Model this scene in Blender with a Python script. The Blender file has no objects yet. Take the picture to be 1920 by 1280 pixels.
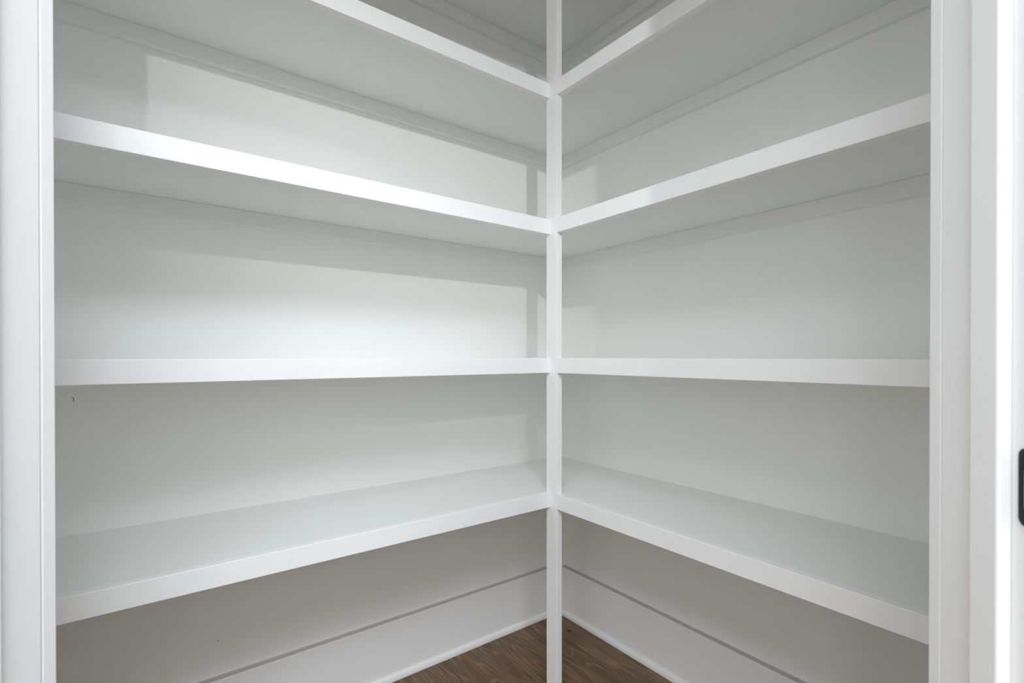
import bpy, bmesh, math, random
from mathutils import Vector, Matrix

random.seed(7)
S = bpy.context.scene
C = S.collection

# ------------------------------------------------------------------ camera
cam_d = bpy.data.cameras.new('camera')
cam = bpy.data.objects.new('camera', cam_d)
C.objects.link(cam)
CAM = Vector((-1.00727, -1.11838, 1.05))
yaw, pitch, roll = -0.64332, -0.00458, -0.00048
fw = Vector((-math.sin(yaw), math.cos(yaw), 0)); rt = Vector((math.cos(yaw), math.sin(yaw), 0)); up = Vector((0, 0, 1))
f2 = math.cos(pitch) * fw + math.sin(pitch) * up
u2 = math.cos(pitch) * up - math.sin(pitch) * fw
r3 = math.cos(roll) * rt + math.sin(roll) * u2
u3 = math.cos(roll) * u2 - math.sin(roll) * rt
m = Matrix.Identity(4)
for i in range(3):
    m[i][0], m[i][1], m[i][2], m[i][3] = r3[i], u3[i], -f2[i], CAM[i]
cam.matrix_world = m
cam_d.sensor_width = 36.0
cam_d.lens = 934.45 * 36 / 1920
cam_d.shift_y = 32.5 / 1920
cam_d.clip_start = 0.01
cam_d.dof.use_dof = True
cam_d.dof.focus_distance = 1.55
cam_d.dof.aperture_fstop = 8.0
S.camera = cam

# ------------------------------------------------------------------ world, lamps, exposure
W = bpy.data.worlds.new('world'); S.world = W; W.use_nodes = True
bg = W.node_tree.nodes['Background']
bg.inputs[0].default_value = (0.97, 0.985, 1.0, 1)
bg.inputs[1].default_value = 1.04

def aim(o, target):
    o.rotation_euler = (Vector(target) - o.location).to_track_quat('-Z', 'Y').to_euler()

def area(name, loc, target, sx, sy, power, col):
    d = bpy.data.lights.new(name, 'AREA'); d.shape = 'RECTANGLE'; d.size = sx; d.size_y = sy
    d.energy = power; d.color = col
    o = bpy.data.objects.new(name, d); C.objects.link(o); o.location = loc; aim(o, target); return o

# a small kitchen spotlight behind the photographer, turned towards the upper shelves
pl = bpy.data.lights.new('kitchen_spotlight', 'SPOT'); pl.energy = 84; pl.color = (0.93, 0.965, 1.0)
pl.shadow_soft_size = 0.018; pl.spot_size = math.radians(56); pl.spot_blend = 1.0
plo = bpy.data.objects.new('kitchen_spotlight', pl); C.objects.link(plo); plo.location = (-1.343, -2.24, 2.015); aim(plo, (0.08, 0.426, 2.02))
# a recessed downlight, a side window, and two added fill lamps for no known source
area('kitchen_downlight', (-0.85, -1.95, 2.70), (-0.75, 0.2, 1.0), 0.8, 0.4, 17.5, (0.82, 0.91, 1.0))
area('side_window_light', (-3.3, -2.2, 1.45), (-0.2, -0.1, 1.0), 0.35, 1.1, 5.5, (0.92, 0.96, 1.0))
area('added_overhead_fill', (-1.75, -1.95, 2.7), (-1.75, -1.95, 0.0), 1.6, 1.6, 74, (0.88, 0.945, 1.0))  # broad overhead fill, added to lift shelf tops, faces and floor
area('added_rear_fill', (-2.0, -3.4, 1.95), (-0.2, -0.1, 1.5), 3.4, 1.3, 15, (0.93, 0.97, 1.0))  # wide fill from behind, added to brighten the bays above the lowest

S.view_settings.view_transform = 'Standard'
S.view_settings.look = 'None'
S.view_settings.gamma = 1.0
S.view_settings.use_curve_mapping = False
S.view_settings.exposure = 0.0
S.cycles.max_bounces = 16
S.cycles.diffuse_bounces = 12

# ------------------------------------------------------------------ materials
def mat(name):
    M = bpy.data.materials.new(name); M.use_nodes = True
    nt = M.node_tree
    return M, nt, nt.nodes['Principled BSDF']

def paint(name, col, rough, bump=0.06, scale=220.0, mottle=0.015, streak=False):
    M, nt, b = mat(name)
    tc = nt.nodes.new('ShaderNodeTexCoord')
    n1 = nt.nodes.new('ShaderNodeTexNoise'); n1.inputs['Scale'].default_value = scale; n1.inputs['Detail'].default_value = 3
    n2 = nt.nodes.new('ShaderNodeTexNoise'); n2.inputs['Scale'].default_value = 6.0; n2.inputs['Detail'].default_value = 4
    nt.links.new(tc.outputs['Object'], n1.inputs['Vector']); nt.links.new(tc.outputs['Object'], n2.inputs['Vector'])
    mr = nt.nodes.new('ShaderNodeMapRange')
    mr.inputs['To Min'].default_value = 1 - mottle; mr.inputs['To Max'].default_value = 1 + mottle
    nt.links.new(n2.outputs['Fac'], mr.inputs['Value'])
    mx = nt.nodes.new('ShaderNodeVectorMath'); mx.operation = 'SCALE'
    mx.inputs[0].default_value = col
    nt.links.new(mr.outputs['Result'], mx.inputs['Scale'])
    nt.links.new(mx.outputs['Vector'], b.inputs['Base Color'])
    b.inputs['Roughness'].default_value = rough
    bp = nt.nodes.new('ShaderNodeBump'); bp.inputs['Strength'].default_value = bump; bp.inputs['Distance'].default_value = 0.002
    nt.links.new(n1.outputs['Fac'], bp.inputs['Height']); nt.links.new(bp.outputs['Normal'], b.inputs['Normal'])
    return M

M_wall = paint('wall_paint', (0.86, 0.864, 0.846), 0.6, 0.10, 260)
M_shelf = paint('shelf_paint', (0.81, 0.816, 0.80), 0.45, 0.05, 180)
M_trim = paint('trim_enamel', (0.865, 0.865, 0.865), 0.38, 0.04, 120)
M_jamb = paint('jamb_enamel', (0.855, 0.857, 0.86), 0.35, 0.04, 90)
M_ledge_shade = paint('ledge_shade_grey', (0.56, 0.545, 0.53), 0.8, 0.05, 150)  # grey that paints the shade on the baseboards' top ledge
M_ceil = paint('ceiling_paint', (0.80, 0.80, 0.78), 0.8)

M_black, nt, b = mat('black_metal'); b.inputs['Base Color'].default_value = (0.012, 0.014, 0.018, 1); b.inputs['Roughness'].default_value = 0.4; b.inputs['Metallic'].default_value = 0.6
n = nt.nodes.new('ShaderNodeTexNoise'); n.inputs['Scale'].default_value = 400
bp = nt.nodes.new('ShaderNodeBump'); bp.inputs['Strength'].default_value = 0.05; nt.links.new(n.outputs['Fac'], bp.inputs['Height']); nt.links.new(bp.outputs['Normal'], b.inputs['Normal'])
M_mark, nt, b = mat('dark_mark'); b.inputs['Base Color'].default_value = (0.05, 0.045, 0.04, 1); b.inputs['Roughness'].default_value = 0.9
n = nt.nodes.new('ShaderNodeTexNoise'); bp = nt.nodes.new('ShaderNodeBump'); nt.links.new(n.outputs['Fac'], bp.inputs['Height']); nt.links.new(bp.outputs['Normal'], b.inputs['Normal'])

def wood():
    M, nt, b = mat('oak_plank'); L = nt.links.new; N = nt.nodes.new
    tc = N('ShaderNodeTexCoord'); oi = N('ShaderNodeObjectInfo')
    off = N('ShaderNodeVectorMath'); off.operation = 'SCALE'; off.inputs[0].default_value = (37.0, 91.0, 13.0)
    L(oi.outputs['Random'], off.inputs['Scale'])
    ad = N('ShaderNodeVectorMath'); ad.operation = 'ADD'; L(tc.outputs['Object'], ad.inputs[0]); L(off.outputs['Vector'], ad.inputs[1])
    # broad distortion, stretched along the plank (Y): makes the cathedral figure
    mpA = N('ShaderNodeMapping'); mpA.inputs['Scale'].default_value = (6.0, 0.85, 1.0); L(ad.outputs['Vector'], mpA.inputs['Vector'])
    nA = N('ShaderNodeTexNoise'); nA.inputs['Scale'].default_value = 1.0; nA.inputs['Detail'].default_value = 2.5; nA.inputs['Roughness'].default_value = 0.45
    L(mpA.outputs['Vector'], nA.inputs['Vector'])
    mul = N('ShaderNodeMath'); mul.operation = 'MULTIPLY'; mul.inputs[1].default_value = 20.0; L(nA.outputs['Fac'], mul.inputs[0])
    fr = N('ShaderNodeMath'); fr.operation = 'PINGPONG'; fr.inputs[1].default_value = 0.5; L(mul.outputs[0], fr.inputs[0])
    ring = N('ShaderNodeMapRange'); ring.interpolation_type = 'SMOOTHSTEP'; ring.inputs['From Min'].default_value = 0.0; ring.inputs['From Max'].default_value = 0.17
    L(fr.outputs[0], ring.inputs['Value'])
    # fine pores along Y
    mpB = N('ShaderNodeMapping'); mpB.inputs['Scale'].default_value = (400.0, 9.0, 1.0); L(ad.outputs['Vector'], mpB.inputs['Vector'])
    nB = N('ShaderNodeTexNoise'); nB.inputs['Scale'].default_value = 1.0; nB.inputs['Detail'].default_value = 3; L(mpB.outputs['Vector'], nB.inputs['Vector'])
    mpC = N('ShaderNodeMapping'); mpC.inputs['Scale'].default_value = (30.0, 2.0, 1.0); L(ad.outputs['Vector'], mpC.inputs['Vector'])
    nC = N('ShaderNodeTexNoise'); nC.inputs['Scale'].default_value = 1.0; nC.inputs['Detail'].default_value = 3; L(mpC.outputs['Vector'], nC.inputs['Vector'])
    r1 = N('ShaderNodeValToRGB'); r1.color_ramp.elements[0].position = 0.30; r1.color_ramp.elements[1].position = 0.72
    r1.color_ramp.elements[0].color = (0.13, 0.073, 0.040, 1); r1.color_ramp.elements[1].color = (0.225, 0.14, 0.086, 1)
    L(nC.outputs['Fac'], r1.inputs['Fac'])
    m1 = N('ShaderNodeMix'); m1.data_type = 'RGBA'; m1.blend_type = 'MIX'
    m1.inputs[7].default_value = (0.32, 0.215, 0.14, 1)
    inv = N('ShaderNodeMath'); inv.operation = 'SUBTRACT'; inv.inputs[0].default_value = 1.0; L(ring.outputs['Result'], inv.inputs[1])
    sc = N('ShaderNodeMath'); sc.operation = 'MULTIPLY'; sc.inputs[1].default_value = 0.6; L(inv.outputs[0], sc.inputs[0])
    L(sc.outputs[0], m1.inputs[0]); L(r1.outputs['Color'], m1.inputs[6])
    m2 = N('ShaderNodeMix'); m2.data_type = 'RGBA'; m2.blend_type = 'MULTIPLY'
    rB = N('ShaderNodeValToRGB'); rB.color_ramp.elements[0].position = 0.36; rB.color_ramp.elements[1].position = 0.62
    rB.color_ramp.elements[0].color = (0.50, 0.46, 0.43, 1); rB.color_ramp.elements[1].color = (1.15, 1.12, 1.08, 1)
    L(nB.outputs['Fac'], rB.inputs['Fac']); m2.inputs[0].default_value = 0.8
    L(m1.outputs[2], m2.inputs[6]); L(rB.outputs['Color'], m2.inputs[7])
    L(m2.outputs[2], b.inputs['Base Color'])
    b.inputs['Roughness'].default_value = 0.55
    bp = N('ShaderNodeBump'); bp.inputs['Strength'].default_value = 0.25; bp.inputs['Distance'].default_value = 0.001
    L(nB.outputs['Fac'], bp.inputs['Height']); L(bp.outputs['Normal'], b.inputs['Normal'])
    return M
M_wood = wood()

# ------------------------------------------------------------------ helpers
def add_box(bm, x0, x1, y0, y1, z0, z1, bevel=0.0, seg=2):
    vs = [bm.verts.new((x, y, z)) for x in (x0, x1) for y in (y0, y1) for z in (z0, z1)]
    idx = [(0, 1, 3, 2), (4, 6, 7, 5), (0, 4, 5, 1), (2, 3, 7, 6), (0, 2, 6, 4), (1, 5, 7, 3)]
    fs = [bm.faces.new([vs[i] for i in q]) for q in idx]
    if bevel:
        es = list({e for f in fs for e in f.edges})
        bmesh.ops.bevel(bm, geom=es, offset=bevel, segments=seg, affect='EDGES', profile=0.5)

def add_prism(bm, prof, a, b_, axis):
    """extrude a closed 2-D profile (list of (p, q)) between a and b_ along axis 'x' or 'y'; q is height"""
    def P(p, q, t):
        return (t, p, q) if axis == 'x' else (p, t, q)
    A = [bm.verts.new(P(p, q, a)) for p, q in prof]; B = [bm.verts.new(P(p, q, b_)) for p, q in prof]
    n = len(prof)
    for i in range(n):
        bm.faces.new((A[i], A[(i + 1) % n], B[(i + 1) % n], B[i]))
    bm.faces.new(A[::-1]); bm.faces.new(B)

def obj(name, bm, mt, parent=None, smooth=False):
    bmesh.ops.recalc_face_normals(bm, faces=bm.faces[:])
    me = bpy.data.meshes.new(name); bm.to_mesh(me); bm.free()
    me.materials.append(mt)
    o = bpy.data.objects.new(name, me); C.objects.link(o)
    if smooth:
        for p in me.polygons: p.use_smooth = True
    if parent: o.parent = parent
    return o

def box(name, dims, mt, parent=None, bevel=0.0, seg=2):
    bm = bmesh.new(); add_box(bm, *dims, bevel=bevel, seg=seg)
    return obj(name, bm, mt, parent)

def tag(o, label, cat=None, group=None, kind=None):
    o['label'] = label
    if cat: o['category'] = cat
    if group: o['group'] = group
    if kind: o['kind'] = kind
    return o

def empty(name, loc=(0, 0, 0)):
    o = bpy.data.objects.new(name, None); C.objects.link(o); o.location = loc; o.empty_display_size = 0.05
    return o

def sub(root, name, dims, mt, bevel=0.0):
    """a box part given in world coordinates, stored relative to its thing's base"""
    x, y, z = root.location
    return box(name, (dims[0]-x, dims[1]-x, dims[2]-y, dims[3]-y, dims[4]-z, dims[5]-z), mt, root, bevel)

# ------------------------------------------------------------------ measures (metres)
YB, XR = 0.426, 0.3975          # back wall, right wall (inner faces)
XL, YF = -1.30, -1.20           # short return walls beside the angled door
D = 0.0307                      # shelf nosing set back from the post's front edge
PW, PD = 0.0207, 0.048          # post section
T = 0.019                       # board thickness
HC = 2.74                       # ceiling
FACE = 0.0455
TOPS = [0.6346, 1.0457, 1.4684, 1.8821, 2.300]
# door plane frame: u along the opening, n into the pantry
u = Vector((0.70711, -0.70711, 0)); nn = Vector((0.70711, 0.70711, 0))
DOORM = Matrix(((u.x, nn.x, 0, 0), (u.y, nn.y, 0, 0), (0, 0, 1, 0), (0, 0, 0, 1)))
UA, UB = -0.5438, 0.3946        # inner faces of the two jambs
N0 = -0.992                     # pantry-side face of the casing
NW = N0 - 0.016                 # pantry-side wall face
NK = NW - 0.116                 # kitchen-side wall face
HEAD = 2.105

# ------------------------------------------------------------------ shell
tag(box('wall_back', (XL - .12, XR + .12, YB, YB + .12, 0, HC), M_wall),
    'pale painted wall behind the wide brightly lit run of shelves', 'wall', kind='structure')
wb = bpy.data.objects['wall_back']
tag(box('wall_right', (XR, XR + .12, YF - .12, YB, 0, HC), M_wall),
    'pale painted wall behind the shelves on the strike plate side', 'wall', kind='structure')
wr = bpy.data.objects['wall_right']
tag(box('wall_left', (XL - .12, XL, -.1255 - .09, YB, 0, HC), M_wall),
    'short return wall at the far end of the brightly lit shelves', 'wall', kind='structure')
tag(box('wall_front', (-.2255 - .09, XR, YF - .12, YF, 0, HC), M_wall),
    'short return wall at the near end of the strike plate side shelves', 'wall', kind='structure')
bm = bmesh.new()
add_box(bm, -0.8305 - .05, UA - .02, NK, NW, 0, HC)
add_box(bm, UB + .02, 0.689 + .05, NK, NW, 0, HC)
add_box(bm, UA - .02, UB + .02, NK, NW, HEAD + .02, HC)
we = tag(obj('wall_entry', bm, M_wall), 'angled wall around the pantry doorway', 'wall', kind='structure')
we.matrix_world = DOORM
tag(box('ceiling', (XL - .12, XR + .12, YF - .12, YB + .12, HC, HC + .1), M_ceil),
    'plain white ceiling over the pantry', 'ceiling', kind='structure')

# floor: slab with oak planks running towards the back wall
fl = tag(box('floor', (-4.6, XR + .12, -4.6, YB + .12, -.06, -.014), M_wood), 'brown oak plank floor under the shelves', 'floor', kind='structure')
PWID = 0.19
x = XR - 0.0; k = 0
meshes = {}
bounds = lambda: None
while x > -3.6:
    x0 = x - PWID
    y = YB - random.choice([0.55, 0.9, 1.25, 1.6, 0.75]) if k not in (0, 1, 2, 3) else YB - [1.3, 1.75, 0.95, 1.5][k]
    ya = YB
    while ya > -3.6:
        yb = max(y, -3.6)
        if ya - yb > 0.05:
            key = round(ya - yb, 3)
            if key not in meshes:
                bm = bmesh.new(); add_box(bm, 0.0004, PWID - 0.0004, -(ya - yb) + 0.0004, -0.0004, -0.014, 0.0)
                es = [e for e in bm.edges if all(abs(v.co.z) < 1e-6 for v in e.verts)]
                bmesh.ops.bevel(bm, geom=es, offset=0.0011, segments=1, affect='EDGES')
                o = obj('plank', bm, M_wood, fl); meshes[key] = o.data
            else:
                o = bpy.data.objects.new('plank', meshes[key]); C.objects.link(o); o.parent = fl
            o.location = (x0, ya, 0)
        ya = yb; y = ya - random.choice([1.2, 1.5, 1.8])
    x = x0; k += 1

# baseboards with shoe moulding (quarter round)
BBT, BBH, SH = 0.020, 0.190, 0.019
def bb_prof(sgn, wallp):
    p = lambda d: wallp - sgn * d
    return [(p(0), 0), (p(BBT), 0), (p(BBT), BBH - .0015), (p(BBT - .0015), BBH), (p(0), BBH)]
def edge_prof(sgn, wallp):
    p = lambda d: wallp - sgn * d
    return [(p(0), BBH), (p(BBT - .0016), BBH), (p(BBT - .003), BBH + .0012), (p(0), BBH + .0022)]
def shoe_prof(sgn, wallp):
    p = lambda d: wallp - sgn * (BBT + d)
    pts = [(p(0), 0), (p(0.011), 0)]
    for i in range(7):
        a = i / 6 * math.pi / 2
        pts.append((p(0.011 * math.cos(a) ** 0.8 if i < 6 else 0.0008), 0.004 + (SH - .004) * math.sin(a)))
    pts.append((p(0), SH))
    return pts
def baseboard(name, axis, sgn, wallp, a, b_, label):
    bm = bmesh.new(); add_prism(bm, bb_prof(sgn, wallp), a, b_, axis)
    o = tag(obj(name, bm, M_trim), label, 'baseboard', kind='structure')
    bm = bmesh.new(); add_prism(bm, shoe_prof(sgn, wallp), a, b_, axis)
    obj('shoe_moulding', bm, M_trim, o)
    bm = bmesh.new(); add_prism(bm, edge_prof(sgn, wallp), a, b_, axis)  # thin strip on the ledge, its shade line put in as colour
    e = obj('ledge_shade', bm, M_ledge_shade, o); e['label'] = 'grey strip of painted shade along the top edge'
    return o
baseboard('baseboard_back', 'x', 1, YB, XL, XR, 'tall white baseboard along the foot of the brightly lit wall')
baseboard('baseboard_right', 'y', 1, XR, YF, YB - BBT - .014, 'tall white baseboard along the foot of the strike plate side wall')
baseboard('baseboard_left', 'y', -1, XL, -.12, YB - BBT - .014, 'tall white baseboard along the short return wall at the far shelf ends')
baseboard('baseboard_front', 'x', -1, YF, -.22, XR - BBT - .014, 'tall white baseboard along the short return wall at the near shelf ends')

# ------------------------------------------------------------------ door frame (no leaf in view)
dr = tag(empty('door_1'), 'white door frame around the angled pantry doorway', 'door frame', kind='structure')
dr.matrix_world = DOORM
JT = 0.019
S0, S1 = N0 - 0.092, N0 - 0.0635         # door stop between these, in n
# jambs
box('jamb', (UA - JT, UA, NK, NW - .0012, 0, HEAD), M_jamb, dr, 0.0012)
box('jamb', (UB, UB + JT, NK, NW - .0012, 0, HEAD), M_jamb, dr, 0.0012)
box('head_jamb', (UA - JT, UB + JT, NK, NW - .0012, HEAD, HEAD + JT), M_jamb, dr, 0.0012)
box('door_stop', (UA, UA + .010, S0, S1, 0, HEAD), M_jamb, dr, 0.002)
box('door_stop', (UB - .010, UB, S0, S1, 0, HEAD), M_jamb, dr, 0.002)
box('door_stop', (UA + .010, UB - .010, S0, S1, HEAD - .010, HEAD), M_jamb, dr, 0.002)
CW = 0.089
for nm, a, b_ in (('casing', NW, N0), ('casing', NK - .016, NK)):
    o1 = 0.0005 if a == NW else 0.005
    box(nm, (UA - o1 - CW, UA - o1, a, b_, 0, HEAD + o1 + CW), M_jamb, dr, 0.0015)
    box(nm, (UB + o1, UB + o1 + CW, a, b_, 0, HEAD + o1 + CW), M_jamb, dr, 0.0015)
    box('head_casing', (UA - o1, UB + o1, a, b_, HEAD + o1, HEAD + o1 + CW), M_jamb, dr, 0.0015)

# strike plate on the right jamb: rounded plate with a latch opening
def rrect(cx, cy, w, h, r, seg=5):
    pts = []
    for (sx, sy, a0) in ((1, 1, 0), (-1, 1, 90), (-1, -1, 180), (1, -1, 270)):
        for i in range(seg + 1):
            a = math.radians(a0 + 90 * i / seg)
            pts.append((cx + sx * (w / 2 - r) + r * math.cos(a), cy + sy * (h / 2 - r) + r * math.sin(a)))
    return pts
n_near = N0 - 0.0985; PWD = 0.036; zc = 0.9555
outer = rrect(n_near - PWD / 2, zc, PWD, 0.0565, 0.006)
inner = rrect(n_near - 0.0034 - 0.010, zc - .001, 0.020, 0.030, 0.002)
bm = bmesh.new()
th = 0.0014
rings = []
for uu in (UB - th, UB - .0002):
    rings.append(([bm.verts.new((uu, p, q)) for p, q in outer], [bm.verts.new((uu, p, q)) for p, q in inner]))
nv = len(outer)
for (o_, i_) in rings:
    for k in range(nv):
        bm.faces.new((o_[k], o_[(k + 1) % nv], i_[(k + 1) % nv], i_[k]))
for j in (0, 1):
    for k in range(nv):
        bm.faces.new((rings[0][j][k], rings[0][j][(k + 1) % nv], rings[1][j][(k + 1) % nv], rings[1][j][k]))
sp = obj('strike_plate', bm, M_black, dr)
sp['label'] = 'black metal strike plate'
for dz in (-0.0215, 0.0215):
    bm = bmesh.new()
    bmesh.ops.create_cone(bm, cap_ends=True, segments=14, radius1=0.0036, radius2=0.0030, depth=0.0012)
    bmesh.ops.rotate(bm, verts=bm.verts[:], matrix=Matrix.Rotation(-math.pi / 2, 3, 'Y'))
    bmesh.ops.translate(bm, verts=bm.verts[:], vec=(UB - th - .0004, n_near - PWD / 2, zc + dz))
    obj('screw', bm, M_black, sp)

# ------------------------------------------------------------------ corner post
post = tag(box('corner_post', (0, PW, 0, PD, 0, HC), M_trim, bevel=0.0012),
           'slim white upright post where the two shelf runs meet', 'post')

# ------------------------------------------------------------------ shelves
CL = 0.042
names_b = ['lowest', 'second lowest', 'middle', 'second highest', 'topmost']
def shelf_back(i, t):
    r = tag(empty('wall_shelf', ((XL + 0) / 2, YB, t - FACE)),
            '%s white shelf of the run along the wide brightly lit wall' % names_b[i], 'shelf', 'shelves on the brightly lit wall')
    sub(r, 'shelf_board', (XL, XR, D + T, YB, t - T, t - .0008), M_shelf)
    sub(r, 'face_board', (XL, 0, D, D + T, t - FACE, t), M_trim, 0.0011)
    sub(r, 'wall_cleat', (XL, XR, YB - T, YB, t - T - CL, t - T), M_shelf, 0.0012)
    return r
def shelf_right(i, t):
    r = tag(empty('wall_shelf', (XR, (YF + 0) / 2, t - FACE)),
            '%s white shelf of the run on the strike plate side wall' % names_b[i], 'shelf', 'shelves on the strike plate side')
    sub(r, 'shelf_board', (PW, XR, YF, D + T, t - T, t - .0008), M_shelf)
    sub(r, 'face_board', (0, PW, YF, 0, t - FACE, t), M_trim, 0.0011)
    sub(r, 'wall_cleat', (XR - T, XR, YF, YB - T, t - T - CL, t - T), M_shelf, 0.0012)
    return r
SB = [shelf_back(i, t) for i, t in enumerate(TOPS)]
SR = [shelf_right(i, t) for i, t in enumerate(TOPS)]

# ------------------------------------------------------------------ small marks
def blob(name, mt, parent, loc, rx, ry, rz, rot=None):
    bm = bmesh.new(); bmesh.ops.create_uvsphere(bm, u_segments=12, v_segments=7, radius=1.0)
    bmesh.ops.scale(bm, verts=bm.verts[:], vec=(rx, ry, rz))
    if rot is not None: bmesh.ops.rotate(bm, verts=bm.verts[:], matrix=rot)
    o = obj(name, bm, mt, parent, True); o.location = Vector(loc) - parent.location
    return o
# chipped spot on the lower edge of one nosing
c = blob('paint_chip', M_shelf, SR[2], (0.0006, -0.568, 1.4252), 0.0012, 0.017, 0.0032, Matrix.Rotation(math.radians(4), 3, 'X'))
c['label'] = 'small chipped spot on the lower edge'
# nail specks on walls
for (px, pz) in ((0.0632, 1.7185), (-0.838, 0.286)):
    blob('nail_hole', M_mark, wb, (px, YB, pz), 0.0014, 0.0004, 0.0014)
for (py, pz) in ((0.1896, 1.800),):
    blob('nail_hole', M_mark, wr, (XR, py, pz), 0.0004, 0.0014, 0.0014)
# a hair-thin hooked scuff on the back wall
bm = bmesh.new()
pts = [(-1.1325, 0.9545), (-1.1300, 0.9552), (-1.1288, 0.9530), (-1.1292, 0.9500), (-1.1280, 0.9465), (-1.1268, 0.9440)]
for (a, b_) in zip(pts[:-1], pts[1:]):
    d = Vector((b_[0] - a[0], b_[1] - a[1])).normalized() * 0.00045
    q = [(-d.y, d.x), (d.y, -d.x)]
    vs = []
    for (px, pz) in (a, b_):
        for yy in (YB - .0005, YB + .0003):
            for (ox, oz) in q: vs.append(bm.verts.new((px + ox, yy, pz + oz)))
    for f in ((0, 1, 5, 4), (2, 6, 7, 3), (0, 4, 6, 2), (1, 3, 7, 5), (0, 2, 3, 1), (4, 5, 7, 6)):
        bm.faces.new([vs[i] for i in f])
sc = obj('scuff_mark', bm, M_mark, wb)
# dark knot in one floor plank
kn = blob('wood_knot', M_mark, fl, (0.308, 0.274, 0.0), 0.007, 0.011, 0.0004)
